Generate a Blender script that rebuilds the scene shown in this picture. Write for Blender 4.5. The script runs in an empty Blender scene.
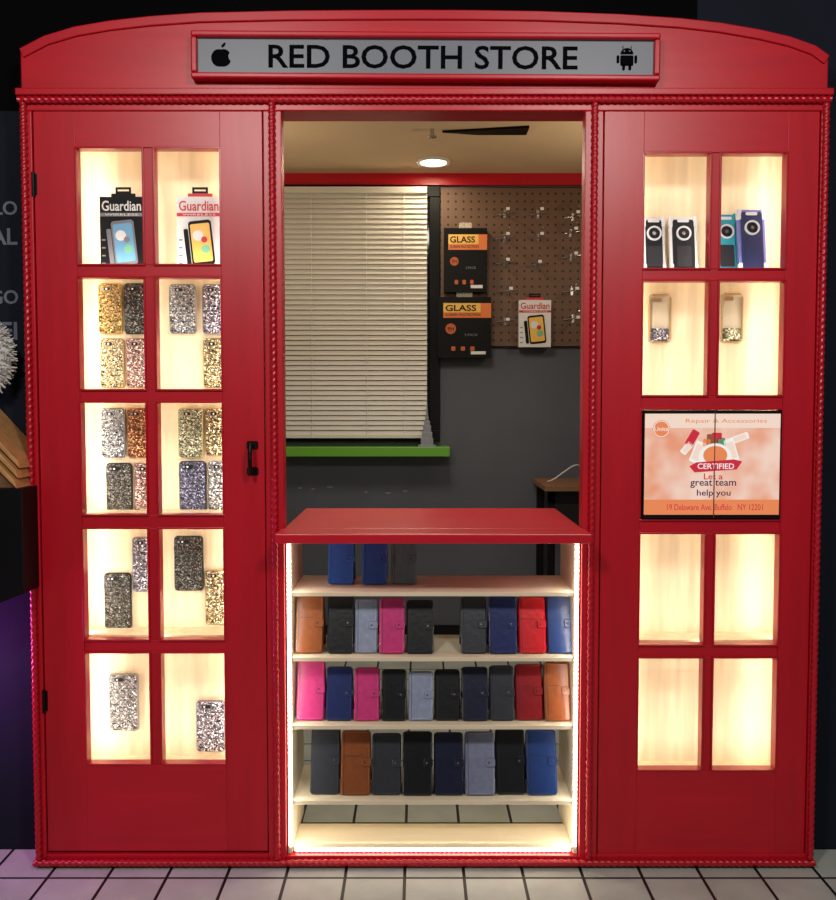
import bpy, math, random
from mathutils import Vector, Matrix
random.seed(7)
sc = bpy.context.scene
try:
    sc.view_settings.view_transform = 'Standard'
    sc.view_settings.look = 'None'
except Exception: pass

# ------------------------------------------------------------------ camera
FPX = 900.0
P = math.radians(2.8)
CAM = Vector((0, -2.7, 1.409))
cd = bpy.data.cameras.new('camera'); cam = bpy.data.objects.new('camera', cd)
sc.collection.objects.link(cam); cam.location = CAM
cam.rotation_euler = (math.pi/2 - P, 0, 0)
cd.sensor_fit = 'VERTICAL'; cd.sensor_height = 24; cd.lens = 24*FPX/900
cd.clip_start = .05
sc.camera = cam

def sv(px, py, Y=0.0):
    """survey helper: measured point -> world (x, z) on the real vertical plane y=Y (metres)"""
    u = (px-418)/FPX; v = (450-py)/FPX
    dy = math.cos(P)+v*math.sin(P); dz = -math.sin(P)+v*math.cos(P)
    t = (Y-CAM.y)/dy
    return u*t, CAM.z+dz*t
def sx(px, py, Y=0.0): return sv(px, py, Y)[0]
def sz(py, Y=0.0): return sv(418, py, Y)[1]

# ------------------------------------------------------------------ materials
def lin(c):
    r = []
    for k in c[:3]:
        k = k/255.0
        r.append(k/12.92 if k <= .04045 else ((k+.055)/1.055)**2.4)
    return (*r, 1.0)
def mat(name, col, rough=.5, metal=0.0, emit=0.0, noise=0.0, nscale=(8, 8, 8), bump=0.0, coat=0.0, spec=None):
    m = bpy.data.materials.new(name); m.use_nodes = True
    nt = m.node_tree; b = nt.nodes['Principled BSDF']
    c = lin(col)
    b.inputs['Base Color'].default_value = c
    b.inputs['Roughness'].default_value = rough
    b.inputs['Metallic'].default_value = metal
    if spec is not None: b.inputs['Specular IOR Level'].default_value = spec
    if coat: b.inputs['Coat Weight'].default_value = coat; b.inputs['Coat Roughness'].default_value = .12
    if emit:
        b.inputs['Emission Color'].default_value = c
        b.inputs['Emission Strength'].default_value = emit
    if noise or bump:
        tc = nt.nodes.new('ShaderNodeTexCoord'); mp = nt.nodes.new('ShaderNodeMapping')
        mp.inputs['Scale'].default_value = nscale
        n = nt.nodes.new('ShaderNodeTexNoise'); n.inputs['Scale'].default_value = 1; n.inputs['Detail'].default_value = 5
        nt.links.new(tc.outputs['Object'], mp.inputs[0]); nt.links.new(mp.outputs[0], n.inputs['Vector'])
        if noise:
            r = nt.nodes.new('ShaderNodeValToRGB')
            r.color_ramp.elements[0].position = .3; r.color_ramp.elements[1].position = .7
            r.color_ramp.elements[0].color = tuple(k*(1-noise) for k in c[:3])+(1,)
            r.color_ramp.elements[1].color = tuple(min(1, k*(1+noise)) for k in c[:3])+(1,)
            nt.links.new(n.outputs['Fac'], r.inputs[0]); nt.links.new(r.outputs[0], b.inputs['Base Color'])
        if bump:
            bp = nt.nodes.new('ShaderNodeBump'); bp.inputs['Strength'].default_value = bump; bp.inputs['Distance'].default_value = .002
            nt.links.new(n.outputs['Fac'], bp.inputs['Height']); nt.links.new(bp.outputs[0], b.inputs['Normal'])
    return m

RED = mat('red_paint', (190, 13, 34), .36, noise=.08, nscale=(26, 26, 3), bump=.14)
REDH = mat('red_paint_horizontal', (194, 14, 36), .36, noise=.08, nscale=(3, 26, 26), bump=.14)
REDTRIM = mat('red_trim_paint', (182, 12, 32), .28)
BLACK = mat('black_plastic', (8, 8, 9), .5, spec=.2)
BLACKM = mat('black_iron', (12, 10, 10), .45, metal=.3, spec=.3)
WHITE = mat('white_plastic', (225, 225, 225), .4)
MAPLE = mat('maple_panel', (232, 214, 178), .5, noise=.15, nscale=(34, 34, 2.2))
SHELFW = mat('cream_shelf_board', (230, 216, 188), .45, noise=.05, nscale=(3, 30, 30))
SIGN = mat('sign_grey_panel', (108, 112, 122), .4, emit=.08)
SIGNTXT = mat('sign_black_letters', (5, 5, 8), .8, spec=.05)
LED = mat('led_emitter', (255, 244, 222), .5, emit=12)
TAPE = mat('led_tape', (235, 225, 205), .6)
CHROME = mat('chrome', (200, 200, 205), .2, metal=1)
GREYW = mat('grey_wall_paint', (84, 86, 94), .6, noise=.06, nscale=(3, 3, 3))
DARKW = mat('dark_navy_wall_paint', (27, 31, 42), .8, noise=.1, nscale=(3, 3, 3), spec=.1)
SHADEW = mat('upper_wall_shade', (7, 7, 9), .9, spec=.05)  # dimness of the upper wall put into its colour, not another paint
CEIL = mat('ceiling_tan_paint', (214, 186, 150), .8, noise=.05, nscale=(2, 2, 2))
DARKC = mat('dark_ceiling_paint', (14, 14, 16), .9)
GREEN = mat('green_sill_paint', (100, 165, 44), .45)
BLIND = mat('blind_slat', (214, 208, 196), .5)
ORANGE = mat('orange_print', (222, 120, 60), .4)
WOOD = mat('tan_wood', (190, 140, 88), .5, noise=.2, nscale=(4, 30, 30))
BROWNW = mat('brown_desk_wood', (130, 90, 58), .5, noise=.2, nscale=(4, 30, 30))
FUR = mat('white_fur', (205, 202, 198), .9)
LETTER = mat('wall_letter_grey', (104, 112, 124), .6)
TOWER = mat('pewter', (150, 152, 158), .4, metal=.3)
REDPR = mat('red_print', (196, 30, 40), .45)
GREYPR = mat('grey_print', (120, 120, 126), .5)
BLUEPR = mat('blue_print', (110, 165, 205), .35)
AMBER = mat('amber_print', (240, 190, 90), .35)
MINT = mat('mint_print', (120, 190, 150), .35)

def glass_mat():
    m = bpy.data.materials.new('clear_glass'); m.use_nodes = True; nt = m.node_tree
    nt.nodes.clear()
    o = nt.nodes.new('ShaderNodeOutputMaterial'); mx = nt.nodes.new('ShaderNodeMixShader')
    t = nt.nodes.new('ShaderNodeBsdfTransparent'); g = nt.nodes.new('ShaderNodeBsdfGlossy')
    g.inputs['Roughness'].default_value = .05; mx.inputs[0].default_value = .035
    nt.links.new(t.outputs[0], mx.inputs[1]); nt.links.new(g.outputs[0], mx.inputs[2]); nt.links.new(mx.outputs[0], o.inputs[0])
    return m
GLASS = glass_mat()
def clear_plastic(name, tint, fac):
    m = bpy.data.materials.new(name); m.use_nodes = True; nt = m.node_tree
    b = nt.nodes['Principled BSDF']; b.inputs['Base Color'].default_value = lin(tint)
    b.inputs['Roughness'].default_value = .15; b.inputs['Alpha'].default_value = fac
    return m
CLEAR = clear_plastic('clear_case_plastic', (240, 235, 215), .3)

def glitter(name, col, dark=.06, bright=2.2, scale=300):
    m = bpy.data.materials.new(name); m.use_nodes = True; nt = m.node_tree
    b = nt.nodes['Principled BSDF']
    tc = nt.nodes.new('ShaderNodeTexCoord'); v = nt.nodes.new('ShaderNodeTexVoronoi'); v.inputs['Scale'].default_value = scale
    s = nt.nodes.new('ShaderNodeSeparateColor'); r = nt.nodes.new('ShaderNodeValToRGB')
    c = lin(col); e = r.color_ramp.elements
    e[0].position = .12; e[0].color = tuple(k*dark for k in c[:3])+(1,)
    e[1].position = .92; e[1].color = tuple(min(1, k*bright+.12) for k in c[:3])+(1,)
    x = e.new(.45); x.color = tuple(k*.36 for k in c[:3])+(1,)
    x = e.new(.75); x.color = tuple(k*.7 for k in c[:3])+(1,)
    nt.links.new(tc.outputs['Object'], v.inputs['Vector']); nt.links.new(v.outputs['Color'], s.inputs[0])
    nt.links.new(s.outputs[0], r.inputs[0]); nt.links.new(r.outputs[0], b.inputs['Base Color'])
    # every stone is a facet with its own tilt, so it sparkles
    geo = nt.nodes.new('ShaderNodeNewGeometry')
    sub = nt.nodes.new('ShaderNodeVectorMath'); sub.operation = 'SUBTRACT'; sub.inputs[1].default_value = (.5, .5, .5)
    scl = nt.nodes.new('ShaderNodeVectorMath'); scl.operation = 'SCALE'; scl.inputs['Scale'].default_value = .9
    ad = nt.nodes.new('ShaderNodeVectorMath'); ad.operation = 'ADD'; no = nt.nodes.new('ShaderNodeVectorMath'); no.operation = 'NORMALIZE'
    nt.links.new(v.outputs['Color'], sub.inputs[0]); nt.links.new(sub.outputs[0], scl.inputs[0])
    nt.links.new(geo.outputs['Normal'], ad.inputs[0]); nt.links.new(scl.outputs[0], ad.inputs[1]); nt.links.new(ad.outputs[0], no.inputs[0])
    nt.links.new(no.outputs[0], b.inputs['Normal'])
    b.inputs['Metallic'].default_value = .55; b.inputs['Roughness'].default_value = .25
    return m

def tile_mat():
    m = bpy.data.materials.new('floor_tiles'); m.use_nodes = True; nt = m.node_tree
    b = nt.nodes['Principled BSDF']
    tc = nt.nodes.new('ShaderNodeTexCoord'); mp = nt.nodes.new('ShaderNodeMapping')
    mp.inputs['Location'].default_value = (.04+.178*20, .076+.178*20, 0)
    br = nt.nodes.new('ShaderNodeTexBrick'); br.offset = 0; br.squash = 1
    br.inputs['Scale'].default_value = 1; br.inputs['Brick Width'].default_value = .178; br.inputs['Row Height'].default_value = .178
    br.inputs['Mortar Size'].default_value = .005; br.inputs['Mortar Smooth'].default_value = .1
    br.inputs['Color1'].default_value = lin((188, 194, 184)); br.inputs['Color2'].default_value = lin((206, 212, 204))
    br.inputs['Mortar'].default_value = lin((24, 24, 23))
    n = nt.nodes.new('ShaderNodeTexNoise'); n.inputs['Scale'].default_value = 9; n.inputs['Detail'].default_value = 6
    mx = nt.nodes.new('ShaderNodeMix'); mx.data_type = 'RGBA'; mx.blend_type = 'MULTIPLY'; mx.inputs[0].default_value = .4
    nt.links.new(tc.outputs['Object'], mp.inputs[0]); nt.links.new(mp.outputs[0], br.inputs['Vector'])
    nt.links.new(tc.outputs['Object'], n.inputs['Vector'])
    nt.links.new(br.outputs['Color'], mx.inputs[6]); nt.links.new(n.outputs['Fac'], mx.inputs[7])
    nt.links.new(mx.outputs[2], b.inputs['Base Color']); b.inputs['Roughness'].default_value = .5
    bp = nt.nodes.new('ShaderNodeBump'); bp.inputs['Strength'].default_value = .5; bp.inputs['Distance'].default_value = .003; bp.invert = True
    nt.links.new(br.outputs['Fac'], bp.inputs['Height']); nt.links.new(bp.outputs[0], b.inputs['Normal'])
    return m
TILE = tile_mat()

def peg_mat():
    m = bpy.data.materials.new('pegboard'); m.use_nodes = True; nt = m.node_tree
    b = nt.nodes['Principled BSDF']; tc = nt.nodes.new('ShaderNodeTexCoord')
    mp = nt.nodes.new('ShaderNodeMapping'); mp.inputs['Scale'].default_value = (1/.045, 1, 1/.045)
    fr = nt.nodes.new('ShaderNodeVectorMath'); fr.operation = 'FRACTION'
    mu = nt.nodes.new('ShaderNodeVectorMath'); mu.operation = 'MULTIPLY'; mu.inputs[1].default_value = (1, 0, 1)
    di = nt.nodes.new('ShaderNodeVectorMath'); di.operation = 'DISTANCE'; di.inputs[1].default_value = (.5, 0, .5)
    lt = nt.nodes.new('ShaderNodeMath'); lt.operation = 'LESS_THAN'; lt.inputs[1].default_value = .15
    mx = nt.nodes.new('ShaderNodeMix'); mx.data_type = 'RGBA'
    mx.inputs[6].default_value = lin((106, 78, 60)); mx.inputs[7].default_value = lin((34, 24, 20))
    L = nt.links.new
    L(tc.outputs['Object'], mp.inputs[0]); L(mp.outputs[0], fr.inputs[0]); L(fr.outputs[0], mu.inputs[0]); L(mu.outputs[0], di.inputs[0])
    L(di.outputs['Value'], lt.inputs[0]); L(lt.outputs[0], mx.inputs[0]); L(mx.outputs[2], b.inputs['Base Color'])
    b.inputs['Roughness'].default_value = .6
    return m
PEG = peg_mat()

def screen_mat():
    m = bpy.data.materials.new('screen_picture'); m.use_nodes = True; nt = m.node_tree
    b = nt.nodes['Principled BSDF']; tc = nt.nodes.new('ShaderNodeTexCoord')
    n = nt.nodes.new('ShaderNodeTexNoise'); n.inputs['Scale'].default_value = 9; n.inputs['Detail'].default_value = 2
    r = nt.nodes.new('ShaderNodeValToRGB'); e = r.color_ramp.elements
    e[0].position = .35; e[0].color = lin((240, 160, 125)); e[1].position = .65; e[1].color = lin((250, 216, 198))
    nt.links.new(tc.outputs['Object'], n.inputs['Vector']); nt.links.new(n.outputs['Fac'], r.inputs[0])
    nt.links.new(r.outputs[0], b.inputs['Emission Color']); b.inputs['Emission Strength'].default_value = .9
    b.inputs['Base Color'].default_value = (0, 0, 0, 1); b.inputs['Roughness'].default_value = .2
    return m
SCREEN = screen_mat()
def emi(name, col, s=.9):
    m = mat(name, col, .3, emit=s); m.node_tree.nodes['Principled BSDF'].inputs['Base Color'].default_value = (0, 0, 0, 1); return m

# ------------------------------------------------------------------ mesh builder
class MB:
    def __init__(s): s.v = []; s.f = []; s.fm = []; s.mats = []; s.sm = []
    def add(s, vs, fs, m, M=None, smooth=False):
        o = len(s.v)
        if m not in s.mats: s.mats.append(m)
        k = s.mats.index(m)
        for p in vs:
            p = Vector(p); s.v.append(M @ p if M is not None else p)
        for f in fs: s.f.append([i+o for i in f]); s.fm.append(k); s.sm.append(smooth)
    def box(s, x0, x1, y0, y1, z0, z1, m, M=None):
        if x0 > x1: x0, x1 = x1, x0
        if z0 > z1: z0, z1 = z1, z0
        vs = [(x, y, z) for z in (z0, z1) for y in (y0, y1) for x in (x0, x1)]
        s.add(vs, [(0, 2, 3, 1), (4, 5, 7, 6), (0, 1, 5, 4), (2, 6, 7, 3), (0, 4, 6, 2), (1, 3, 7, 5)], m, M)
    def prism(s, pts, y0, y1, m, M=None):
        n = len(pts)
        vs = [(p[0], y0, p[1]) for p in pts]+[(p[0], y1, p[1]) for p in pts]
        fs = [tuple(range(n)), tuple(range(2*n-1, n-1, -1))]+[(i, i+n, (i+1) % n+n, (i+1) % n) for i in range(n)]
        s.add(vs, fs, m, M)
    def rr(s, x0, x1, z0, z1, r, y0, y1, m, M=None, b=0.0, n=5):
        def loop(ins):
            rr_ = max(r-ins, .0001); out = []
            a0, a1, c0, c1 = x0+ins+rr_, x1-ins-rr_, z0+ins+rr_, z1-ins-rr_
            for (cx, cz, st) in ((a1, c1, 0), (a0, c1, 90), (a0, c0, 180), (a1, c0, 270)):
                for i in range(n+1):
                    a = math.radians(st+90*i/n); out.append((cx+rr_*math.cos(a), cz+rr_*math.sin(a)))
            return out
        o = loop(0)
        if b <= 0: s.prism(o, y0, y1, m, M); return
        i_ = loop(b); k = len(o)
        vs = [(p[0], y0, p[1]) for p in i_]+[(p[0], y0+b, p[1]) for p in o]+[(p[0], y1-b, p[1]) for p in o]+[(p[0], y1, p[1]) for p in i_]
        fs = [tuple(range(k)), tuple(range(4*k-1, 3*k-1, -1))]
        for L in range(3):
            for i in range(k):
                j = (i+1) % k; fs.append((L*k+i, (L+1)*k+i, (L+1)*k+j, L*k+j))
        s.add(vs, fs, m, M)
    def frame(s, x0, x1, z0, z1, w, y0, y1, m, M=None):
        s.box(x0, x1, y0, y1, z1-w, z1, m, M); s.box(x0, x1, y0, y1, z0, z0+w, m, M)
        s.box(x0, x0+w, y0, y1, z0+w, z1-w, m, M); s.box(x1-w, x1, y0, y1, z0+w, z1-w, m, M)
    def cyl(s, p0, p1, r, m, n=12, M=None, r1=None):
        p0, p1 = Vector(p0), Vector(p1); r1 = r if r1 is None else r1
        q = (p1-p0).to_track_quat('Z', 'Y'); vs = []
        for p, rad in ((p0, r), (p1, r1)):
            for i in range(n):
                a = 2*math.pi*i/n; vs.append(p+q @ Vector((rad*math.cos(a), rad*math.sin(a), 0)))
        fs = [(i, (i+1) % n, (i+1) % n+n, i+n) for i in range(n)]
        s.add(vs, fs, m, M, True); s.add(vs, [tuple(range(n-1, -1, -1)), tuple(range(n, 2*n))], m, M)
    def disc(s, cx, cz, r, y0, y1, m, M=None, n=24, rx=None):
        rx = rx or r
        s.prism([(cx+rx*math.cos(2*math.pi*i/n), cz+r*math.sin(2*math.pi*i/n)) for i in range(n)], y0, y1, m, M)
    def ring(s, cx, cz, r, w, y0, y1, m, M=None, n=28):
        vs = []
        for (rad, y) in ((r, y0), (r-w, y0), (r-w, y1), (r, y1)):
            vs += [(cx+rad*math.cos(2*math.pi*i/n), y, cz+rad*math.sin(2*math.pi*i/n)) for i in range(n)]
        fs = []
        for L in range(4):
            for i in range(n):
                j = (i+1) % n; M2 = (L+1) % 4; fs.append((L*n+i, M2*n+i, M2*n+j, L*n+j))
        s.add(vs, fs, m, M)
    def tube(s, pts, r, m, n=8):
        for a, b in zip(pts[:-1], pts[1:]): s.cyl(a, b, r, m, n)
    def rope(s, p0, p1, r, m, pitch=.04, lobes=2, n=12):
        p0, p1 = Vector(p0), Vector(p1); L = (p1-p0).length; st = max(2, int(L/.0045))
        d = (p1-p0)/L; q = d.to_track_quat('Z', 'Y'); vs = []
        for k in range(st+1):
            t = k/st*L
            for i in range(n):
                a = 2*math.pi*i/n; rad = r*(.86+.15*math.cos(lobes*a-2*math.pi*t*lobes/pitch/1.0))
                vs.append(p0+d*t+q @ Vector((rad*math.cos(a), rad*math.sin(a), 0)))
        fs = [(k*n+i, k*n+(i+1) % n, (k+1)*n+(i+1) % n, (k+1)*n+i) for k in range(st) for i in range(n)]
        s.add(vs, fs, m, None, True)
    def text(s, body, x0, x1, z0, z1, y, m, th=.002, M=None, bold=0.0, res=3):
        cu = bpy.data.curves.new('t', 'FONT'); cu.body = body; cu.size = 1; cu.extrude = .5; cu.offset = bold; cu.resolution_u = res
        ob = bpy.data.objects.new('t', cu); sc.collection.objects.link(ob)
        bpy.context.view_layer.update()
        me = ob.evaluated_get(bpy.context.evaluated_depsgraph_get()).to_mesh()
        co = [v.co.copy() for v in me.vertices]; fs = [tuple(p.vertices) for p in me.polygons]
        bpy.data.objects.remove(ob)
        ax, bx = min(c.x for c in co), max(c.x for c in co); ay, by = min(c.y for c in co), max(c.y for c in co)
        if x0 is None: x0 = x1-(bx-ax)*(z1-z0)/(by-ay)
        vs = [(x0+(c.x-ax)/(bx-ax)*(x1-x0), y-(c.z+.5)*th, z0+(c.y-ay)/(by-ay)*(z1-z0)) for c in co]
        s.add(vs, fs, m, M)
    def obj(s, name, parent=None, bevel=0.0, recalc=True):
        c = Vector((sum((min(v[i] for v in s.v), max(v[i] for v in s.v)))/2 for i in range(3)))
        me = bpy.data.meshes.new(name); me.from_pydata([v-c for v in s.v], [], s.f)
        for m in s.mats: me.materials.append(m)
        for p, k, sm in zip(me.polygons, s.fm, s.sm): p.material_index = k; p.use_smooth = sm
        if recalc:
            import bmesh
            bm = bmesh.new(); bm.from_mesh(me); bmesh.ops.recalc_face_normals(bm, faces=bm.faces); bm.to_mesh(me); bm.free()
        ob = bpy.data.objects.new(name, me); ob.location = c; sc.collection.objects.link(ob)
        if parent: ob.parent = parent
        if bevel:
            md = ob.modifiers.new('bevel', 'BEVEL'); md.width = bevel; md.segments = 2; md.limit_method = 'ANGLE'; md.angle_limit = math.radians(40)
        return ob
def empty(name):
    e = bpy.data.objects.new(name, None); e.empty_display_size = .1; sc.collection.objects.link(e); return e

# ------------------------------------------------------------------ key dimensions
BL, BR = -1.17, 1.208
ZT = sz(95)                   # bottom of header
BACK = 2.67
HC = 2.77

# ------------------------------------------------------------------ room shell
def boxobj(name, *a, m=None, bevel=0):
    b = MB(); b.box(*a, m); return b.obj(name, bevel=bevel)
b = MB(); b.add([(-3.5, -4, 0), (3.5, -4, 0), (3.5, 2.8, 0), (-3.5, 2.8, 0)], [(0, 1, 2, 3)], TILE)
fl = b.obj('floor', recalc=False)
# keep tile pattern referenced to the world origin
off = fl.location.copy(); fl.data.transform(Matrix.Translation(off)); fl.location = (0, 0, 0)
b = MB(); b.box(-1.45, 1.45, BACK, BACK+.1, 0, HC, GREYW)
SCUFF = mat('chipped_paint', (150, 150, 150), .8)
for (a_, c_) in ((300, 488), (313, 489), (330, 487), (366, 492), (388, 493), (405, 491)):   # chips in the paint
    X, Z = sv(a_, c_, BACK); wd = random.uniform(.01, .03)
    b.prism([(X-wd, Z), (X-wd*.2, Z-.005), (X+wd, Z-.001), (X+wd*.4, Z+.004), (X-wd*.5, Z+.003)], BACK-.0006, BACK+.001, SCUFF)
b.obj('wall_back')
boxobj('wall_left', -1.45, -1.35, .2, BACK, 0, HC, m=GREYW)
boxobj('wall_right', 1.35, 1.45, .2, BACK, 0, HC, m=GREYW)
boxobj('ceiling', -1.45, 1.45, .2, BACK+.1, HC, HC+.08, m=CEIL)
b = MB()
b.box(-3.5, BL-.002, .1, .2, 0, 2.31, DARKW); b.box(BR+.002, 3.5, .1, .2, 0, 2.31, DARKW)
b.box(-3.5, .85, .1, .2, 2.31, 3.1, SHADEW); b.box(.85, 3.5, .1, .2, 2.31, 3.1, DARKW)  # left and middle use the colour with the shade painted in
b.obj('wall_front')
boxobj('ceiling_store', -3.5, 3.5, -4, .1, 3.1, 3.15, m=DARKC)
# lettering painted on the dark wall (left)
b = MB()
for s_, t0, t1, xe in (('HELLO', 201, 215, 17), ('SOCIAL', 228, 245, 17), ('LETS GO', 290, 304, 18), ('WIFI', 322, 340, 17)):
    b.text(s_, None, sx(xe, t0, .098), sz(t1, .098), sz(t0, .098), .1, LETTER, .002, bold=.02)
b.obj('wall_lettering')

# interior trims
boxobj('trim_1', -1.35, 1.35, BACK-.03, BACK, sz(186, BACK), sz(173, BACK), m=REDH)
boxobj('baseboard_back', -1.35, 1.35, BACK-.012, BACK, 0, .09, m=BLACK)
# ceiling downlight
cx_ = (433-418)*.0057
b = MB()
M = Matrix.Translation((cx_, 2.38, HC-.006)) @ Matrix.Rotation(math.pi/2, 4, 'X')
b.ring(0, 0, .095, .02, -.006, .006, WHITE, M)
b.disc(0, 0, .075, -.002, .003, mat('lamp_glow', (255, 225, 170), emit=8), M)
b.obj('recessed_downlight')
# ceiling vent / slot
b = MB()
b.add([(.12, 1.82, HC-.001), (.54, 1.74, HC-.001), (.54, 1.86, HC-.001), (.30, 1.86, HC-.001), (.12, 1.82, HC-.012), (.54, 1.74, HC-.012), (.54, 1.86, HC-.012), (.30, 1.86, HC-.012)],
      [(0, 1, 2, 3), (4, 7, 6, 5), (0, 4, 5, 1), (1, 5, 6, 2), (2, 6, 7, 3), (3, 7, 4, 0)], BLACK)
b.cyl((.07, 1.8, HC), (.07, 1.8, HC-.035), .010, CHROME); b.cyl((.07, 1.8, HC-.035), (.07, 1.8, HC-.04), .022, CHROME)
b.obj('ceiling_vent')

# ------------------------------------------------------------------ window with blind, sill
e = empty('window_1')
wx0, wx1 = -1.15, sx(440, 300, BACK); wz0, wz1 = sz(441, BACK), sz(187, BACK)
b = MB(); b.frame(wx0, wx1, wz0, wz1, .065, BACK-.035, BACK-.001, BLACK); b.obj('frame', e, .004)
b = MB(); b.box(wx0+.06, wx1-.06, BACK-.012, BACK-.006, wz0+.06, wz1-.06, mat('night_glass', (30, 34, 40), .08)); b.obj('glass', e)
e2 = empty('venetian_blind')
bx0, bx1 = wx0+.02, sx(427, 300, 2.6); bz0, bz1 = sz(438, 2.6), sz(188, 2.6)
b = MB(); n = 48; p = (bz1-bz0-.05)/n
for i in range(n):
    z = bz0+.02+p*(i+.5)
    M = Matrix.Translation((0, 2.592, z)) @ Matrix.Rotation(math.radians(65), 4, 'X')
    b.box(bx0, bx1, -.0175, .0175, -.0008, .0008, BLIND, M)
b.obj('slats', e2)
b = MB(); b.box(bx0, bx1, 2.565, 2.61, bz1-.035, bz1, BLIND); b.box(bx0, bx1, 2.575, 2.605, bz0, bz0+.018, BLIND)
for xx in (-.62, -.3, -.08): b.cyl((xx, 2.573, bz0), (xx, 2.573, bz1-.02), .0018, WHITE, 6)
b.obj('rails', e2, .003)
SZ = sz(447, 2.5)
boxobj('trim_2', -1.2, sx(450, 450, 2.48), 2.48, BACK-.001, SZ-.055, SZ, m=GREEN, bevel=.004)

# tower figurine on sill
b = MB(); tx = sx(427, 440, 2.52)
lv = [(.05, 0, .012), (.036, .012, .05), (.03, .05, .085), (.023, .085, .125), (.017, .125, .15), (.010, .15, .172)]
for w, z0, z1 in lv:
    d_ = min(w, .035)
    b.box(tx-w, tx+w, 2.525-d_, 2.525+d_, SZ+z0, SZ+z1, TOWER)
    for k in range(-2, 3): b.box(tx+k*w*.38-.001, tx+k*w*.38+.001, 2.525-d_-.002, 2.525-d_, SZ+z0+.004, SZ+z1-.004, GREYPR)
b.cyl((tx, 2.525, SZ+.172), (tx, 2.525, SZ+.26), .008, TOWER, 8, r1=.001)
b.obj('tower_figurine', bevel=.001)

# pegboard + hooks
px0, px1, pz0, pz1 = sx(440, 300, BACK-.03)+.004, 1.345, sz(346, BACK-.03), sz(188, BACK-.03)
b = MB(); b.box(px0, px1, BACK-.03, BACK-.001, pz0, pz1, PEG); b.obj('pegboard')
b = MB()
for hx, hy in ((505, 213), (538, 213), (573, 216), (505, 237), (538, 237), (571, 232), (505, 262), (536, 264), (571, 256), (508, 290), (572, 290), (505, 320), (573, 318)):
    x, z = sv(hx, hy, BACK-.04); y = BACK-.031
    b.box(x-.008, x+.008, y-.004, y, z-.03, z+.02, CHROME)
    b.tube([(x, y, z), (x, y-.16, z-.03), (x, y-.18, z-.012)], .004, CHROME, 6)
    b.tube([(x, y, z+.012), (x+.012, y-.14, z+.03)], .003, CHROME, 6)
    b.tube([(x-.055, y-.006, z-.012), (x+.055, y-.006, z+.006)], .0035, CHROME, 6)
    b.box(x-.01, x+.01, y-.184, y-.181, z-.02, z-.004, WHITE)
b.obj('pegboard_hooks')

# hanging packages at the back
BADGE = mat('badge_orange', (190, 92, 44))
def glass_box(x0, x1, z0, z1, y):
    b = MB(); w, h = x1-x0, z1-z0
    b.box(x0, x1, y, y+.05, z0, z1, BLACK)
    f = y-.0015
    b.box(x0+w*.1, x1, f, y, z0+h*.66, z0+h*.90, ORANGE); b.box(x0+w*.1, x0+w*.8, f-.0005, y, z0+h*.75, z0+h*.90, AMBER)
    b.text('GLASS', x0+w*.14, x0+w*.72, z0+h*.77, z0+h*.87, f-.0005, BLACK, .001, bold=.02)
    b.text('SCREEN PROTECTION', x0+w*.14, x0+w*.8, z0+h*.69, z0+h*.73, f, BLACK, .001)
    b.disc(x0+w*.24, z0+h*.48, w*.10, f, y, BADGE)
    b.text('9H', x0+w*.18, x0+w*.30, z0+h*.45, z0+h*.51, f, BLACK, .001)
    for k in range(3): b.rr(x0+w*(.25+.18*k), x0+w*(.33+.18*k), z0+h*.12, z0+h*.19, .005, f, y, BADGE)
    b.rr(x0+w*.35, x0+w*.65, z1-.002, z1+.035, .01, y+.02, y+.022, CLEAR)
    b.text('2-PACK', x0+w*.5, x0+w*.75, z0+h*.36, z0+h*.40, f, GREYPR, .001)
    b.box(x0+w*.62, x0+w*.9, f, y, z0+h*.06, z0+h*.11, WHITE)
    return b.obj('screen_protector_box')
Y = BACK-.09
glass_box(sx(444, 260, Y), sx(487, 260, Y), sz(292, Y), sz(228, Y), Y)
glass_box(sx(438, 330, Y), sx(491, 330, Y), sz(358, Y), sz(297, Y), Y)

def package(x0, x1, z0, z1, y, light, depth=.04):
    b = MB(); w, h = x1-x0, z1-z0; base = WHITE if light else BLACK; f = y-.001
    b.box(x0, x1, y, y+depth, z0, z1-h*.06, base)
    ty = y+depth/2
    b.box(x0+w*.22, x1-w*.22, ty-.001, ty+.001, z1-h*.06, z1+h*.0, REDPR if light else BLACK)
    b.frame(x0+w*.32, x1-w*.32, z1-h*.0, z1+h*.08, w*.05, ty-.001, ty+.001, BLACK)
    zt = z1-h*.06
    b.text('Guardian', x0+w*.05, x1-w*.05, zt-h*.18, zt-h*.05, y, REDPR if light else WHITE, .001, bold=.012)
    b.box(x0, x1, f, y, zt-h*.25, zt-h*.205, REDPR if light else GREYPR)
    b.text('WIRELESS', x0+w*.12, x1-w*.12, zt-h*.24, zt-h*.215, f, WHITE, .0006)
    M = Matrix.Translation((x0+w*.58, 0, z0+h*.35)) @ Matrix.Rotation(math.radians(-6), 4, 'Y')
    b.rr(-w*.28, w*.24, -h*.28, h*.29, w*.07, y-.0025, y, GREYPR if not light else BLACK, M)
    b.rr(-w*.24, w*.20, -h*.24, h*.25, w*.04, y-.0032, y, BLUEPR if not light else AMBER, M)
    b.disc(-w*.08, h*.10, w*.12, y-.0038, y, WHITE, M)
    b.disc(w*.06, -h*.08, w*.10, y-.0042, y, MINT, M)
    b.disc(w*.05, h*.04, w*.07, y-.0044, y, REDPR if light else GREYPR, M)
    b.rr(-w*.40, -w*.30, -h*.26, h*.2, w*.03, y-.002, y, BLACK if light else GREYPR, M)
    for k in range(4): b.box(x0+w*.04, x0+w*.12, f, y, z0+h*(.08+.1*k), z0+h*(.10+.1*k), GREYPR)
    return b.obj('phone_case_package')
package(sx(519, 320, Y), sx(551, 320, Y), sz(347, Y), sz(297, Y), Y, True, .05)

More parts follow.
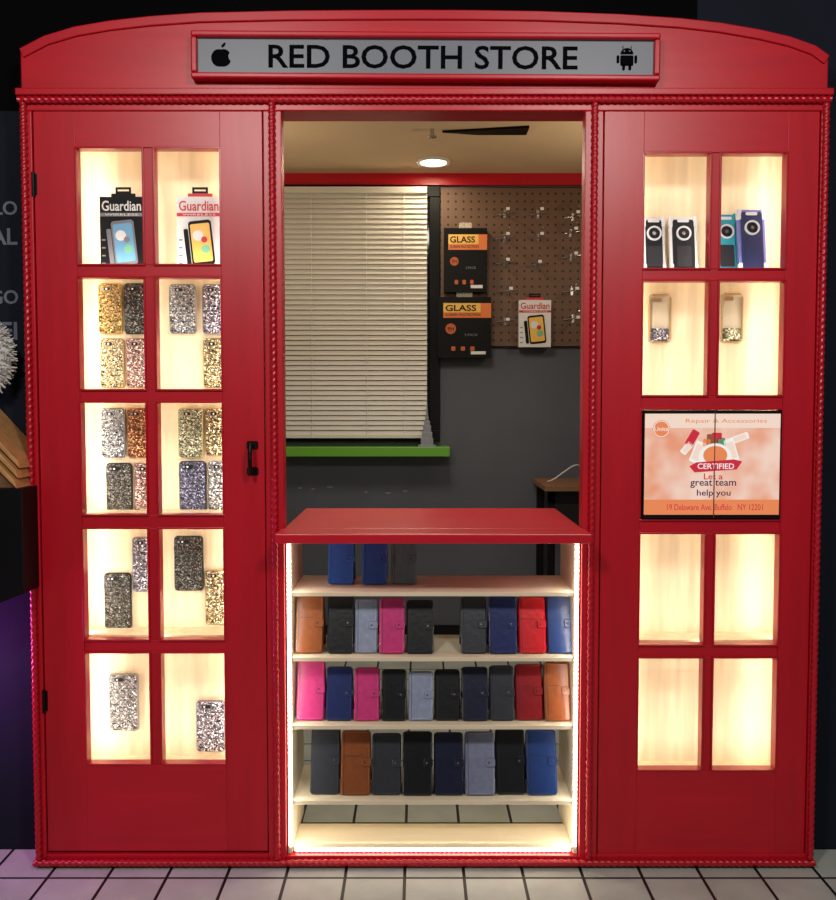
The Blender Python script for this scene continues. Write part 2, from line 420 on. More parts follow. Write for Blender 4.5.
# desk with cable
b = MB(); dx0 = sx(545, 490, 2.1)
ZD = sz(486, 2.1)
b.box(dx0, 1.34, 2.1, 2.64, ZD-.03, ZD, BROWNW); b.box(dx0+.02, dx0+.06, 2.12, 2.16, 0, ZD-.03, BLACK); b.box(dx0+.02, dx0+.06, 2.56, 2.6, 0, ZD-.03, BLACK)
b.box(1.28, 1.32, 2.12, 2.16, 0, ZD-.03, BLACK); b.box(1.28, 1.32, 2.56, 2.6, 0, ZD-.03, BLACK)
b.box(dx0+.02, 1.32, 2.12, 2.14, ZD-.1, ZD-.03, BLACK)
b.obj('desk', bevel=.003)
b = MB(); pts = []
for i in range(25):
    t = i/24; pts.append((dx0+.05+t*.25, 2.35+.02*math.sin(t*9), ZD+.004+.16*math.sin(t*3.14)*t))
b.tube(pts, .004, WHITE, 6); b.obj('charging_cable')

# ------------------------------------------------------------------ booth body
booth = empty('red_booth_storefront')
top_px = [(831, 57), (815, 47), (790, 38), (760, 31), (720, 24), (680, 19.5), (620, 15.5), (540, 12.5), (470, 11.5), (418, 11.3), (360, 11.5), (290, 12), (200, 14), (150, 17.5), (110, 22), (75, 28), (45, 37), (18, 50)]
arch = []
for (x_, y_) in top_px:
    X, Z = sv(x_, y_); arch.append([min(max(X, BL), BR), Z])
arch[0][0] = BR; arch[-1][0] = BL
pts = [(BL, ZT-.03), (BR, ZT-.03)]+[tuple(p) for p in arch]
b = MB(); b.prism(pts, 0, .09, REDH); b.obj('header_board', booth, .004)
b = MB(); n = len(arch); vs = []; W = .026
for i, p_ in enumerate(arch):
    a = Vector(arch[max(0, i-1)]); c = Vector(arch[min(n-1, i+1)]); d = (c-a).normalized(); nn = Vector((-d.y, d.x))
    q = Vector(p_)+nn*W
    q.x = min(max(q.x, BL), BR)
    vs += [(p_[0], -.008, p_[1]+.002), (q.x, -.008, q.y), (q.x, .001, q.y), (p_[0], .001, p_[1]+.002)]
fs = []
for i in range(n-1):
    for k in range(4): fs.append((i*4+k, (i+1)*4+k, (i+1)*4+(k+1) % 4, i*4+(k+1) % 4))
fs += [(0, 1, 2, 3), tuple(n*4-1-k for k in range(4))]
b.add(vs, fs, REDH); b.obj('arch_trim', booth, .003)
ztop_open = sz(112)
b = MB()
b.box(BL-.006, BR+.006, -.028, 0, ZT-.008, ZT+.012, REDH)
b.box(BL, BR, -.012, .09, ztop_open, ZT-.03, REDH)
b.box(BL, BR, -.012, 0, ZT-.035, ZT-.008, REDH)
PLx0, PLx1, PRx0, PRx1 = -.456, -.402, .492, .546
b.box(BL, BL+.034, -.012, .1, 0, ztop_open, RED); b.box(BR-.022, BR, -.012, .1, 0, ztop_open, RED)
b.box(PLx0, PLx1, -.012, .04, 0, ztop_open, RED); b.box(PRx0, PRx1, -.012, .04, 0, ztop_open, RED)
b.box(BL+.034, PLx0, -.012, .1, 0, .04, REDH); b.box(PRx1, BR-.022, -.012, .1, 0, .04, REDH)
b.box(PLx1, PRx0, -.012, .1, 0, .035, REDH)
b.obj('frame', booth, .003)
b = MB()
b.rope((BL, -.02, ZT-.02), (BR, -.02, ZT-.02), .012, REDTRIM)
for x in (BL+.014, (PLx0+PLx1)/2, (PRx0+PRx1)/2, BR-.012): b.rope((x, -.02, .03), (x, -.02, ZT-.03), .0105, REDTRIM)
b.rope((BL, -.022, .018), (BR, -.022, .018), .0115, REDTRIM)
b.obj('rope_moulding', booth)

# sign (slightly crooked, as hung)
sg = empty('store_sign')
c0 = sv(425.5, 60); M = Matrix.Translation((c0[0], 0, c0[1])) @ Matrix.Rotation(math.radians(.35), 4, 'Y')
hw, hh = .682, .068
b = MB(); b.frame(-hw, hw, -hh, hh, .017, -.038, -.0, REDH, M); b.obj('frame', sg, .005)
b = MB(); b.box(-hw+.015, hw-.015, -.02, -.001, -hh+.015, hh-.015, SIGN, M); b.obj('panel', sg)
b = MB(); k = .00293
def spx(px): return (px-425.5)*k
b.text('RED BOOTH STORE', spx(269), spx(577), -.033, .034, -.02, SIGNTXT, .0015, M, bold=.014)
ax = spx(222)
ap = []
for i in range(40):
    a = 2*math.pi*i/40; r = .026*(1+.12*abs(math.cos(a))-.10*max(0, math.sin(a))**6-.06*max(0, -math.sin(a))**8)
    x_ = r*math.cos(a); z_ = r*1.02*math.sin(a)-.005
    dx_, dz_ = x_-.034, z_+.001; dd = math.hypot(dx_, dz_)
    if dd < .014: x_, z_ = .034+dx_/dd*.014, -.001+dz_/dd*.014
    ap.append((ax+x_, z_))
b.prism(ap, -.0215, -.02, SIGNTXT, M)
b.prism([(ax+.001, .024), (ax+.007, .026), (ax+.012, .032), (ax+.013, .039), (ax+.006, .036), (ax+.001, .031)], -.0215, -.02, SIGNTXT, M)
rx = spx(626)
b.prism([(rx-.019, .012)]+[(rx+.019*math.cos(math.radians(t)), .012+.018*math.sin(math.radians(t))) for t in range(0, 180, 15)], -.0215, -.02, SIGNTXT, M)
b.rr(rx-.019, rx+.019, -.021, .009, .004, -.0215, -.02, SIGNTXT, M)
for q in (-1, 1):
    b.rr(rx+q*.026-.004, rx+q*.026+.004, -.014, .009, .0038, -.0215, -.02, SIGNTXT, M)
    b.rr(rx+q*.009-.004, rx+q*.009+.004, -.034, -.016, .0038, -.0215, -.02, SIGNTXT, M)
    b.box(rx+q*.012-.001, rx+q*.012+.001, -.0215, -.02, .026, .036, SIGNTXT, M)
    b.disc(rx+q*.008, .021, .002, -.0225, -.021, SIGN, M, 8)
b.obj('lettering', sg)

# ------------------------------------------------------------------ doors
def door(name, x0, x1, z0, z1, cols, rows, merged_row=None, handle=None, hinges=()):
    e = empty(name)
    b = MB(); T0, T1 = -.006, .034
    xs0, xs1 = cols[0][0], cols[-1][1]; zs1, zs0 = rows[0][1], rows[-1][0]
    b.box(x0, xs0, T0, T1, z0, z1, RED); b.box(xs1, x1, T0, T1, z0, z1, RED)
    b.obj('stiles', e, .0012)
    b = MB(); b.box(xs0, xs1, T0, T1, zs1, z1, REDH); b.box(xs0, xs1, T0, T1, z0, zs0, REDH)
    for i in range(len(rows)-1):
        b.box(xs0, xs1, T0+.004, T1, rows[i+1][1], rows[i][0], REDH)
    b.obj('rails', e, .001)
    b = MB()
    for i, r in enumerate(rows):
        if i == merged_row: continue
        b.box(cols[0][1], cols[1][0], T0+.004, T1, r[0], r[1], RED)
    for i, r in enumerate(rows):
        cc = cols if i != merged_row else [(cols[0][0], cols[1][1])]
        for c in cc: b.frame(c[0]-.003, c[1]+.003, r[0]-.003, r[1]+.003, .006, T0-.002, T1-.004, REDTRIM)
    b.obj('muntins', e, .0015)
    b = MB()
    for i, r in enumerate(rows):
        if i == merged_row: continue
        for c in cols: b.box(c[0], c[1], .018, .020, r[0], r[1], GLASS)
    b.obj('glass', e)
    b = MB()
    for hx, hz in hinges:
        b.cyl((hx, -.012, hz-.035), (hx, -.012, hz+.035), .005, BLACKM); b.box(hx-.002, hx+.009, -.009, -.005, hz-.03, hz+.03, BLACKM)
    if handle:
        hx, ha, hb = handle
        for z in (ha, hb):
            b.rr(hx-.017, hx+.017, z-.012, z+.012, .005, -.012, -.005, BLACKM, None, .002)
            b.cyl((hx, -.008, z), (hx, -.042, z), .006, BLACKM)
        b.tube([(hx, -.042, ha-.004), (hx, -.05, (ha*3+hb)/4), (hx, -.052, (ha+hb)/2), (hx, -.05, (ha+3*hb)/4), (hx, -.042, hb+.004)], .0065, BLACKM, 10)
    if b.v: b.obj('hardware', e)
    return e
c1 = [(sx(81.5, 459), sx(147.5, 459)), (sx(158, 459), sx(223.5, 459))]
r1 = [(sz(265), sz(148)), (sz(390), sz(277)), (sz(515), sz(402)), (sz(640), sz(528)), (sz(764), sz(652))]
D1 = (BL+.037, PLx0-.004, sz(850), sz(107))
hx, _ = sv(253, 459)
door('door_1', *D1, c1, r1, handle=(hx, sz(471), sz(445)), hinges=[(BL+.036, sz(185)), (BL+.036, sz(700))])
c2 = [(sx(640, 459), sx(706, 459)), (sx(715.5, 459), sx(781, 459))]
r2 = [(sz(269), sz(153)), (sz(396), sz(280.5)), (sz(520), sz(409)), (sz(645), sz(533)), (sz(770), sz(657))]
D2 = (PRx1+.004, BR-.025, sz(853), sz(109))
door('door_2', *D2, c2, r2, merged_row=2)

# ------------------------------------------------------------------ lit display cabinets behind the doors
def area(name, loc, rot, sx_, sy_, energy, col):
    l = bpy.data.lights.new(name, 'AREA'); l.shape = 'RECTANGLE'; l.size = sx_; l.size_y = sy_; l.energy = energy; l.color = col
    o = bpy.data.objects.new(name, l); o.location = loc; o.rotation_euler = rot; sc.collection.objects.link(o); return o
WARM = (1.0, .92, .79)
YB = .17
def cabinet(name, D, cols, rows, e_):
    x0, x1, z0, z1 = D[0]+.02, D[1]-.004, rows[-1][0]-.04, rows[0][1]+.04
    e = empty(name); b = MB()
    b.box(x0, x1, YB, YB+.012, z0, z1, MAPLE); b.obj('back_panel', e)
    b = MB()
    b.box(x0-.012, x0, .04, YB+.012, z0, z1, MAPLE); b.box(x1, x1+.012-.01, .04, YB+.012, z0, z1, MAPLE)
    b.box(x0, x1, .04, YB, z1, z1+.012, MAPLE); b.box(x0, x1, .04, YB, z0-.012, z0, MAPLE); b.obj('sides', e)
    b = MB()
    for i in range(4):
        zc = rows[i][0]-.002; b.box(x0+.004, x1-.004, .07, YB, zc-.014, zc, MAPLE)
    b.obj('shelves', e)
    h = z1-z0-.02; zc = (z0+z1)/2; mx = (cols[0][1]+cols[1][0])/2
    b = MB()
    for x in (cols[0][0]-.022, cols[1][1]+.022, mx):
        b.box(x-.005, x+.005, .036, .040, z0+.01, z1-.01, WHITE)
    b.obj('led_channels', e)
    # side strips sit deep in the corners so the panel is brightest along its edges
    area(name+'_strip_lamp', (cols[0][0]-.014, .085, zc), (math.pi/2, 0, math.radians(-12)), .008, h, e_*1.0, WARM).parent = e
    area(name+'_strip_lamp', (cols[1][1]+.014, .085, zc), (math.pi/2, 0, math.radians(12)), .008, h, e_*.9, WARM).parent = e
    area(name+'_strip_lamp', (mx, .044, zc), (math.pi/2, 0, 0), .008, h, e_*.45, WARM).parent = e
    for r in rows:
        area(name+'_bay_lamp', ((x0+x1)/2, .052, r[0]+.006), (math.radians(150), 0, 0), (x1-x0)*.8, .006, .15*e_, WARM).parent = e
cabinet('display_cabinet', D1, c1, r1, 2.8)
cabinet('display_cabinet.001', D2, c2, r2, 2.1)

# glitter cases ------------------------------------------------------
GL = {k: glitter('glitter_'+k, c) for k, c in dict(gold=(190, 150, 80), dark=(84, 82, 74), silver=(172, 176, 176), champagne=(198, 174, 130),
      rose=(200, 155, 145), copper=(176, 112, 62), lilac=(168, 166, 184), pale=(188, 188, 146), blue=(100, 102, 128)).items()}
RIM = {k: mat('rim_'+k, c, .35, metal=.5) for k, c in dict(gold=(185, 145, 75), dark=(30, 30, 32), silver=(140, 140, 142), champagne=(180, 152, 104),
       rose=(190, 140, 126), copper=(165, 105, 56), lilac=(140, 138, 150), pale=(174, 162, 114), blue=(40, 42, 60)).items()}
def glitter_case(pa, pb, qa, qb, k):
    y1 = YB-.001; y0 = y1-.012
    pm = (qa+qb)/2
    x0, x1 = sx(pa, pm, y0), sx(pb, pm, y0); z0, z1 = sz(qb, y0), sz(qa, y0)
    if x1-x0 < .074: x1 = x0+.074
    w, h = x1-x0, z1-z0
    b = MB()
    b.rr(x0, x1, z0, z1, .012, y0, y1, RIM[k], None, .003)
    b.rr(x0+.003, x1-.003, z0+.003, z1-.003, .0105, y0-.0008, y0+.002, GL[k])
    b.rr(x0+.008, x0+w*.55, z1-.026, z1-.011, .007, y0-.0018, y0, RIM[k])
    b.rr(x0+.010, x0+w*.55-.002, z1-.024, z1-.013, .0052, y0-.0024, y0, BLACK)
    b.disc(x0+.016, z1-.0185, .004, y0-.003, y0, GREYPR, n=12)
    b.disc(x0+.028, z1-.0185, .003, y0-.003, y0, WHITE, n=10)
    b.disc((x0+x1)/2, z0+h*.62, .0045, y0-.0015, y0, RIM[k], n=14)
    b.box(x0-.001, x0+.001, y0+.004, y0+.008, z1-.05, z1-.035, RIM[k])
    b.obj('glitter_phone_case')
for a in [(98, 122, 283, 334, 'gold'), (124, 146, 283, 334, 'dark'), (100, 124, 338, 388, 'champagne'), (126, 147, 338, 388, 'rose'),
          (169, 196, 284, 334, 'silver'), (202, 221, 284, 334, 'lilac'), (203, 223, 338, 388, 'champagne'),
          (101, 125, 408, 458, 'silver'), (127, 148, 408, 458, 'copper'), (106, 132, 463, 513, 'dark'), (134, 150, 463, 513, 'rose'),
          (178, 203, 408, 458, 'pale'), (205, 224, 408, 456, 'champagne'), (179, 206, 461, 512, 'blue'), (208, 224, 461, 512, 'silver'),
          (132, 150, 537, 592, 'lilac'), (104, 131, 573, 629, 'dark'), (174, 203, 536, 591, 'dark'), (205, 225, 570, 625, 'champagne'),
          (109, 138, 674, 731, 'silver'), (196, 225, 701, 752, 'lilac')]:
    glitter_case(*a)
zs = r1[0][0]-.002
yy = .095
package(sx(100, 228, yy), sx(143.5, 228, yy), zs, sz(192, yy), yy, False, .04)
package(sx(177, 228, yy), sx(221, 228, yy), zs, sz(192, yy), yy, True, .04)

# rugged cases with rings (right cabinet)
TEAL = mat('teal_rubber', (24, 150, 170), .4); NAVY = mat('navy_rubber', (26, 34, 80), .4); WH = mat('white_rubber', (205, 208, 214), .35)
VIO = mat('violet_blue_rubber', (112, 110, 180), .4); BK = mat('black_rubber', (16, 16, 20), .5, spec=.2); DG = mat('charcoal_rubber', (42, 42, 48), .5, spec=.2)
def rugged(pa, pb, qa, shell, inner, y=.12, lug=None):
    lug = lug or shell
    zs2 = r2[0][0]-.002; lean = math.radians(9)
    x0, x1 = sx(pa, 240, y), sx(pb, 240, y); w = max(x1-x0, .07); h = sz(qa, y+.02)-zs2
    M = Matrix.Translation((x0+w/2, y, zs2+.004)) @ Matrix.Rotation(-lean, 4, 'X')
    b = MB(); w2 = w/2; s_ = .009
    b.rr(-w2, w2, 0, h, .014, 0, .014, shell, M, .003)
    b.rr(-w2+s_, w2-s_, s_, h-s_, .01, -.003, .004, inner, M, .001)
    for a, c in ((-w2-.001, -w2+.013), (w2-.013, w2+.001)):
        for d, g in ((h-.034, h+.002), (-.001, .032)): b.rr(a, c, d, g, .005, -.003, .014, lug, M, .002)
    b.rr(-.018, .018, h*.9, h*.95, .004, -.004, 0, WH, M)
    b.ring(0, h*.70, .023, .005, -.009, -.002, WH, M); b.disc(0, h*.70, .018, -.005, -.002, BK, M)
    b.disc(0, h*.70, .006, -.007, -.002, CHROME, M)
    b.rr(-.022, .022, h*.12, h*.48, .004, -.0045, 0, DG if inner is not NAVY else NAVY, M)
    b.obj('rugged_phone_case')
rugged(644, 665, 217, WH, BK, .11); rugged(671, 699, 217, WH, BK, .11)
rugged(717, 737, 214, TEAL, TEAL, .12); rugged(740, 768, 209, VIO, NAVY, .09, WH)
def clear_case(pa, pb, qa, qb, k):
    y1 = YB-.001; y0 = y1-.012; x0 = sx(pa, 318, y0); z0, z1 = sz(qb, y0), sz(qa, y0); b = MB(); h = z1-z0
    x1 = x0+.072
    b.rr(x0, x1, z0, z1, .012, y1-.003, y1, CLEAR)
    for (a, c) in (((x0+.003, z0+.012), (x0+.003, z1-.012)), ((x1-.003, z0+.012), (x1-.003, z1-.012)), ((x0+.012, z0+.003), (x1-.012, z0+.003)), ((x0+.012, z1-.003), (x1-.012, z1-.003))):
        b.cyl((a[0], y0+.005, a[1]), (c[0], y0+.005, c[1]), .0035, RIM['champagne'], 8)
    b.rr(x0+.006, x1-.006, z0+.006, z0+h*.3, .006, y0+.006, y0+.008, GL[k])
    b.rr(x0+.012, x0+.04, z1-.024, z1-.012, .005, y0+.004, y0+.008, RIM['champagne'])
    b.obj('clear_phone_case')
clear_case(649, 670, 294, 343, 'lilac'); clear_case(721, 744, 293, 343, 'pale')

# ------------------------------------------------------------------ video screen in door 2
e = empty('video_screen')
s0, s1, t0, t1 = c2[0][0]+.004, c2[1][1]-.004, r2[2][0]+.004, r2[2][1]-.004
b = MB(); b.rr(s0, s1, t0, t1, .004, -.014, .03, BLACK, None, .003); b.obj('housing', e)
q0, q1, u0, u1 = s0+.006, s1-.006, t0+.014, t1-.010; w = q1-q0; h = u1-u0; f = -.0145
b = MB(); b.box(q0, q1, f-.001, f+.001, u0, u1, SCREEN); f -= .001
WE, RE, NE, OE, PE, BE = emi('scr_white', (250, 246, 240)), emi('scr_red', (210, 46, 66)), emi('scr_navy', (70, 45, 75)), emi('scr_orange', (240, 140, 90)), emi('scr_peach', (252, 224, 206)), emi('scr_brown', (150, 90, 60))
b.box(q0, q1, f-.0005, f, u0, u0+h*.15, OE)
b.box(q0, q0+w, f-.0006, f, u0+h*.86, u1, PE)
b.disc(q0+w*.12, u0+h*.85, .026, f-.0012, f, OE); b.ring(q0+w*.12, u0+h*.85, .024, .002, f-.0016, f, WE)
b.text('Unite', q0+w*.07, q0+w*.17, u0+h*.83, u0+h*.87, f-.001, WE, .0006)
b.text('Repair & Accessories', q0+w*.3, q0+w*.9, u0+h*.90, u0+h*.95, f-.0006, OE, .0006)
for (ax_, az, rw, rh, rot, mm) in ((.39, .62, .03, .066, 22, WE), (.64, .64, .03, .07, -18, WE), (.50, .70, .034, .06, 0, BE), (.45, .66, .022, .055, 8, OE), (.57, .67, .024, .055, -8, MINT),
                                   (.70, .76, .055, .02, -20, WE), (.35, .76, .024, .05, 30, RE), (.31, .66, .02, .04, 40, WE), (.53, .78, .03, .02, 0, RE)):
    M = Matrix.Translation((q0+w*ax_, 0, u0+h*az)) @ Matrix.Rotation(math.radians(rot), 4, 'Y')
    b.rr(-rw/2, rw/2, -rh/2, rh/2, .004, f-.002, f, mm, M)
    if mm is WE: b.rr(-rw*.36, rw*.36, -rh*.36, rh*.36, .002, f-.0023, f, PE, M)
b.disc(q0+w*.52, u0+h*.57, .042, f-.0026, f, WE, rx=.05)
b.disc(q0+w*.52, u0+h*.59, .028, f-.003, f, OE, rx=.036)
b.prism([(q0+w*.33, u0+h*.48), (q0+w*.37, u0+h*.42), (q0+w*.68, u0+h*.45), (q0+w*.72, u0+h*.53), (q0+w*.66, u0+h*.55), (q0+w*.38, u0+h*.52)], f-.0034, f, RE)
b.text('CERTIFIED', q0+w*.39, q0+w*.66, u0+h*.455, u0+h*.51, f-.0034, WE, .0006, bold=.01)
b.text('Let a', q0+w*.44, q0+w*.58, u0+h*.35, u0+h*.41, f, RE, .0006, bold=.01)
b.text('great team', q0+w*.34, q0+w*.68, u0+h*.265, u0+h*.345, f, NE, .0006, bold=.01)
b.text('help you', q0+w*.39, q0+w*.64, u0+h*.17, u0+h*.25, f, NE, .0006, bold=.01)
b.text('19 Delaware Ave. Buffalo   NY 12201', q0+w*.17, q0+w*.88, u0+h*.045, u0+h*.105, f-.0006, RE, .0006)
b.box(q0+w*.515-.0012, q0+w*.515+.0012, f-.0045, f, u0-.008, u1+.006, mat('bezel_seam', (90, 60, 52)))
b.obj('display', e, recalc=False)

# ------------------------------------------------------------------ counter
b = MB()
ZC = sz(534, -.15)
b.box(sx(275, 540, -.15), sx(592, 540, -.15), -.15, -.034, ZC-.028, ZC, REDH)
b.box(PLx1+.002, PRx0-.002, -.034, .5, ZC-.028, ZC, REDH)
b.obj('counter_top', bevel=.003)

# ------------------------------------------------------------------ under-counter display shelf
e = empty('display_shelf')
X0, X1 = PLx1+.004, PRx0-.004
SY0, SY1 = .0, .29
SH = [sz(592, .02), sz(657, .02), sz(725, .02), sz(800, .02), sz(847, .02)]
b = MB()
b.box(X0, X0+.012, SY0, SY1, .036, ZC-.03, SHELFW); b.box(X1-.012, X1, SY0, SY1, .036, ZC-.03, SHELFW)
b.obj('side_panels', e, .001)
b = MB()
for i, z in enumerate(SH):
    d = SY1 if i < 4 else .17
    if i == 4: z = max(z, .05)
    b.box(X0+.012, X1-.012, SY0+.014, d, z-.012, z, SHELFW)
b.obj('shelves', e, .001)
b = MB()
for xx in (X0+.008, X1-.008): b.box(xx-.0065, xx+.0065, SY0-.002, SY0-.0002, .05, ZC-.032, TAPE)
b.box(X0+.016, X1-.016, SY0+.010, SY0+.0138, .038, .05, TAPE)
def led(p0, p1, n):
    p0, p1 = Vector(p0), Vector(p1)
    for i in range(n):
        p = p0.lerp(p1, (i+.5)/n)
        b.rr(p.x-.0052, p.x+.0052, p.z-.0056, p.z+.0056, .0045, p.y-.005, p.y, LED, None, .0015, 2)
led((X0+.008, SY0-.002, .06), (X0+.008, SY0-.002, ZC-.04), 66)
led((X1-.008, SY0-.002, .06), (X1-.008, SY0-.002, ZC-.04), 66)
led((X0+.02, SY0+.010, .044), (X1-.02, SY0+.010, .044), 58)
b.obj('led_strip', e)
for i in range(5):
    zt = ZC-.035 if i == 0 else SH[i-1]-.014
    zb = SH[i]; hh_ = zt-zb-.01
    area('led_lamp', (X0+.016, .012, (zt+zb)/2), (math.pi/2, 0, math.radians(-60)), .006, hh_, .17, WARM).parent = e
    area('led_lamp', (X1-.016, .012, (zt+zb)/2), (math.pi/2, 0, math.radians(60)), .006, hh_, .17, WARM).parent = e
area('led_lamp_base', ((X0+X1)/2, .03, SH[4]+.006), (math.radians(150), 0, 0), X1-X0-.06, .006, .7, WARM).parent = e

# wallet cases
LC = dict(brown=(126, 68, 32), black=(16, 17, 21), grey=(116, 122, 148), pink=(192, 50, 118), dgrey=(48, 50, 58), navy=(24, 38, 90), red=(184, 12, 26),
          blue=(26, 50, 104), dred=(128, 12, 22), ink=(18, 24, 50), mag=(186, 52, 118), tan=(136, 70, 32), lgrey=(138, 148, 174), green=(92, 116, 122), sky=(40, 80, 158))
LM = {k: mat('leather_'+k, c, .30, noise=.12, nscale=(60, 60, 60), bump=.35) for k, c in LC.items()}
LD = {k: mat('leather_seam_'+k, tuple(int(q*.5) for q in c), .5) for k, c in LC.items()}
LS = {k: mat('leather_stitch_'+k, tuple(min(255, int(q*1.25+26)) for q in c), .6) for k, c in LC.items()}
def wallet(pa, pb, qa, zs_, k, yb=.05, lean=17):
    L = math.radians(lean+random.uniform(-1.2, 1.2)); t = .013
    ym = yb+.03; yb += random.uniform(-.004, .006)
    x0, x1 = sx(pa, qa+28, ym), sx(pb, qa+28, ym); w2 = (x1-x0)/2-.0015
    zt = sz(qa, yb+.055)+random.uniform(-.004, .003); h = (zt-zs_)/math.cos(L)
    M0 = Matrix.Translation(((x0+x1)/2, yb, zs_+t*math.sin(L)+.0005)) @ Matrix.Rotation(-L, 4, 'X')
    b = MB(); m = LM[k]; d = LD[k]; st = LS[k]
    b.rr(-w2, w2, 0, h, .010, 0, t, m, M0, .004)
    # spine crease and stitching
    b.box(-w2+.009, -w2+.0106, -.0005, .001, .006, h-.006, d, M0)
    ns = int((h-.02)/.0065)
    for i in range(ns):
        zz = .01+i*.0065
        b.box(w2-.0062, w2-.0052, -.0006, .001, zz, zz+.004, st, M0)
    for zz in (.0055, h-.0065):
        for i in range(int((2*w2-.026)/.0065)):
            xx = -w2+.014+i*.0065; b.box(xx, xx+.004, -.0006, .001, zz, zz+.001, st, M0)
    # magnetic clasp strap wrapping from the back over the fore edge
    b.rr(w2-.027, w2+.0012, h*.44, h*.58, .006, -.0045, .006, m, M0, .0015)
    b.rr(w2-.0275, w2+.0008, h*.435, h*.585, .0065, -.0012, .001, d, M0)
    b.disc(w2-.018, h*.51, .0032, -.0055, -.003, CHROME if k in ('black', 'dgrey', 'ink', 'navy') else d, M0, 12)
    if k in ('red', 'blue', 'navy', 'dred', 'tan', 'brown'):
        b.box(-w2+.012, w2-.03, -.0015, .001, h*.60, h*.608, d, M0)
    ys = yb+2*h*math.sin(L)+.006
    M1 = Matrix.Translation(((x0+x1)/2, ys, zs_+.0005)) @ Matrix.Rotation(L, 4, 'X')
    b.rr(-w2, w2, .0, h*.985, .009, 0, .005, m, M1, .001)
    b.cyl(M0 @ Vector((-w2+.01, t*.6, h-.004)), M0 @ Vector((w2-.01, t*.6, h-.004)), .005, m, 8)
    b.obj('wallet_phone_case')
Z1, Z2, Z3, Z4 = SH[:4]
for a in ((328, 355, 534, 'sky'), (362, 388, 534, 'sky'), (391, 417, 534, 'green')):
    wallet(a[0], a[1], a[2], Z1, a[3], .12, 14)
for a in ((295, 324, 596, 'brown'), (327, 354, 596, 'black'), (354.5, 378, 599, 'lgrey'), (379, 405, 598, 'pink'), (406, 434, 601, 'black'),
          (460, 487, 598, 'dgrey'), (488, 517, 596, 'navy'), (518, 546, 597, 'red'), (546.5, 573, 596, 'blue')):
    wallet(a[0], a[1], a[2], Z2, a[3], .045)
for a in ((296, 325, 660, 'mag'), (326, 353, 668, 'navy'), (354, 380, 669, 'pink'), (381, 407, 670, 'black'), (408, 433.5, 670, 'lgrey'), (434, 460.5, 670, 'black'),
          (461, 488.5, 668, 'ink'), (489, 514.5, 666, 'dgrey'), (515, 543, 665, 'dred'), (543.5, 570, 664, 'tan')):
    wallet(a[0], a[1], a[2], Z3, a[3], .045)
for a in ((310, 340, 730, 'dgrey'), (340.5, 371, 732, 'brown'), (371.5, 401.5, 733, 'dgrey'), (402, 433, 733, 'black'), (433.5, 464, 733, 'ink'),
          (464.5, 495, 733, 'grey'), (495.5, 525.5, 731, 'black'), (526, 557, 731, 'blue')):
    wallet(a[0], a[1], a[2], Z4, a[3], .045)

# ------------------------------------------------------------------ things at the left edge
b = MB()
xr = sx(26, 560, -.1)
zt_, zb_ = sz(488, -.1), sz(606, -.1)
xl = xr-.16
b.add([(xl, -.12, zb_-.02), (xr, -.12, zb_+.04), (xr, -.12, zt_), (xl, -.12, zt_), (xl, .099, zb_-.02), (xr, .099, zb_+.04), (xr, .099, zt_), (xl, .099, zt_)],
      [(0, 1, 2, 3), (7, 6, 5, 4), (0, 4, 5, 1), (1, 5, 6, 2), (2, 6, 7, 3), (3, 7, 4, 0)], BLACK)
# sloping stacked wooden trays
for k in range(3):
    o = .028*k; yA = -.125+.012*k; yB = .095
    b.add([(xr-.012, yA, zt_+o), (xr-.012, yB, zt_+o), (xl, yB, zt_+o+.155), (xl, yA, zt_+o+.155),
           (xr-.020, yA, zt_+o+.024), (xr-.020, yB, zt_+o+.024), (xl, yB, zt_+o+.179), (xl, yA, zt_+o+.179)],
          [(0, 1, 2, 3), (4, 5, 6, 7), (0, 1, 5, 4), (1, 2, 6, 5), (2, 3, 7, 6), (3, 0, 4, 7)], WOOD)
b.add([(xl, -.10, zt_), (xr-.02, -.10, zt_), (xl, -.10, zt_+.155), (xl, .09, zt_), (xr-.02, .09, zt_), (xl, .09, zt_+.155)],
      [(0, 1, 2), (5, 4, 3), (0, 3, 4, 1), (1, 4, 5, 2), (2, 5, 3, 0)], BROWNW)
b.obj('wooden_leaflet_rack', bevel=.002)
b = MB(); wc = Vector((sx(-32, 356, 0.0), .02, sz(356, 0.0))); R = .10
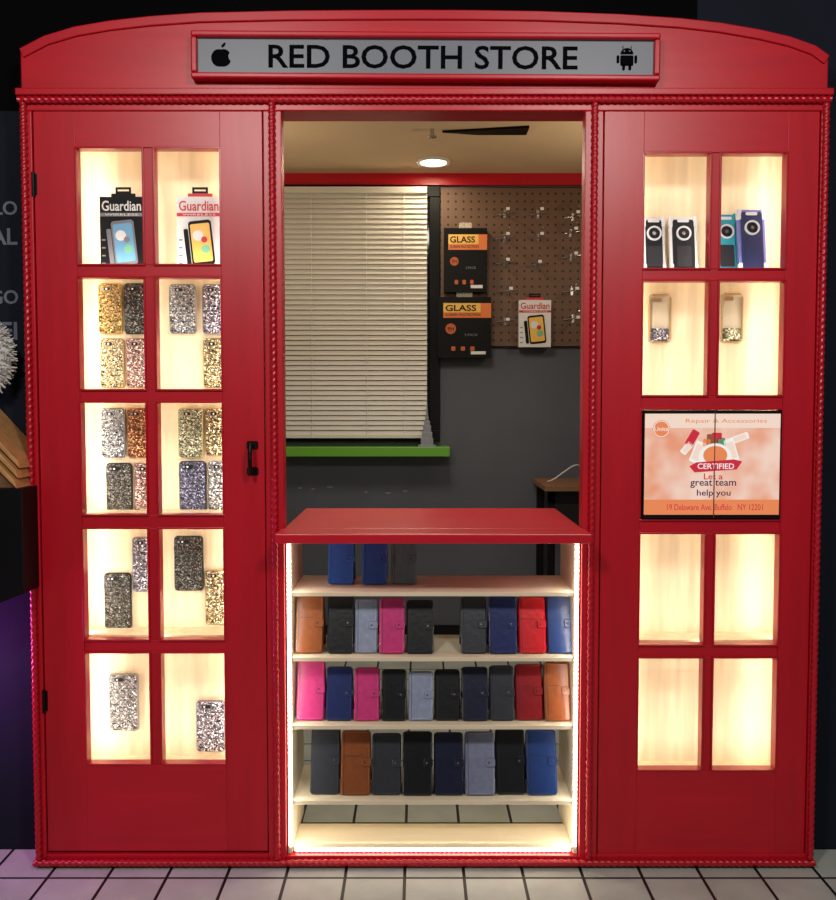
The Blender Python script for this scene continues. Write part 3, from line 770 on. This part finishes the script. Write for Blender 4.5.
for i in range(900):
    a = random.uniform(0, 2*math.pi); t_ = random.uniform(0, 2*math.pi)
    c = wc+Vector((R*math.cos(a), 0, R*math.sin(a)))
    nrm = Vector((math.cos(a)*math.cos(t_), math.sin(t_), math.sin(a)*math.cos(t_)))
    nrm = (nrm+Vector([random.uniform(-.4, .4) for _ in range(3)])).normalized()
    b.cyl(c+nrm*.008, c+nrm*random.uniform(.03, .042), .007, FUR, 4, r1=.002)
for i in range(24):
    a = 2*math.pi*i/24; a2 = 2*math.pi*(i+1)/24
    b.cyl(wc+Vector((R*math.cos(a), 0, R*math.sin(a))), wc+Vector((R*math.cos(a2), 0, R*math.sin(a2))), .022, FUR, 10)
b.obj('fluffy_white_wreath', recalc=False)

# ------------------------------------------------------------------ lights
def fill_panel(x, y, z, s_, power, col=(1, .93, .86)):
    b = MB(); b.box(x-s_/2-.02, x+s_/2+.02, y-s_/2-.02, y+s_/2+.02, z+.005, z+.05, WHITE); b.obj('interior_fill_panel')
    area('interior_fill_light', (x, y, z), (0, 0, 0), s_, s_, power, col)
def aimed(name, loc, tgt, s_, power, col):
    o = area(name, loc, (0, 0, 0), s_, s_, power, col); o.rotation_euler = (Vector(tgt)-Vector(loc)).to_track_quat('-Z', 'Y').to_euler(); return o
aimed('front_fill_light', (-.9, -2.6, 2.95), (-.5, 0, .8), .35, 33, (1, .96, .9))  # added pair of fill lights for the booth front, out of view, no fixtures
aimed('front_fill_light', (.9, -2.6, 2.95), (.5, 0, .8), .35, 33, (1, .96, .9))
fill_panel(0, 1.0, 2.71, .5, 17, (1, .92, .8))  # added fill for the interior, its housing unseen above the opening
aimed('ceiling_fill_light', (-1.2, 1.6, 2.2), (.1, 1.9, 2.77), .2, 4.5, (1, .82, .58))  # added unseen pair, only there to brighten the inner ceiling
aimed('ceiling_fill_light', (1.25, 1.6, 2.2), (.1, 1.9, 2.77), .2, 4.5, (1, .82, .58))
area('downlight_lamp', (cx_, 2.38, HC-.02), (0, 0, 0), .12, .12, 3, (1, .85, .62))
aimed('magenta_neon_lamp', (-1.60, -.10, .62), (-1.2, .1, .66), .12, 4.5, (.9, .16, 1))
w_ = bpy.data.worlds.new('world'); sc.world = w_; w_.use_nodes = True
w_.node_tree.nodes['Background'].inputs[0].default_value = (1, .98, .95, 1); w_.node_tree.nodes['Background'].inputs[1].default_value = .08
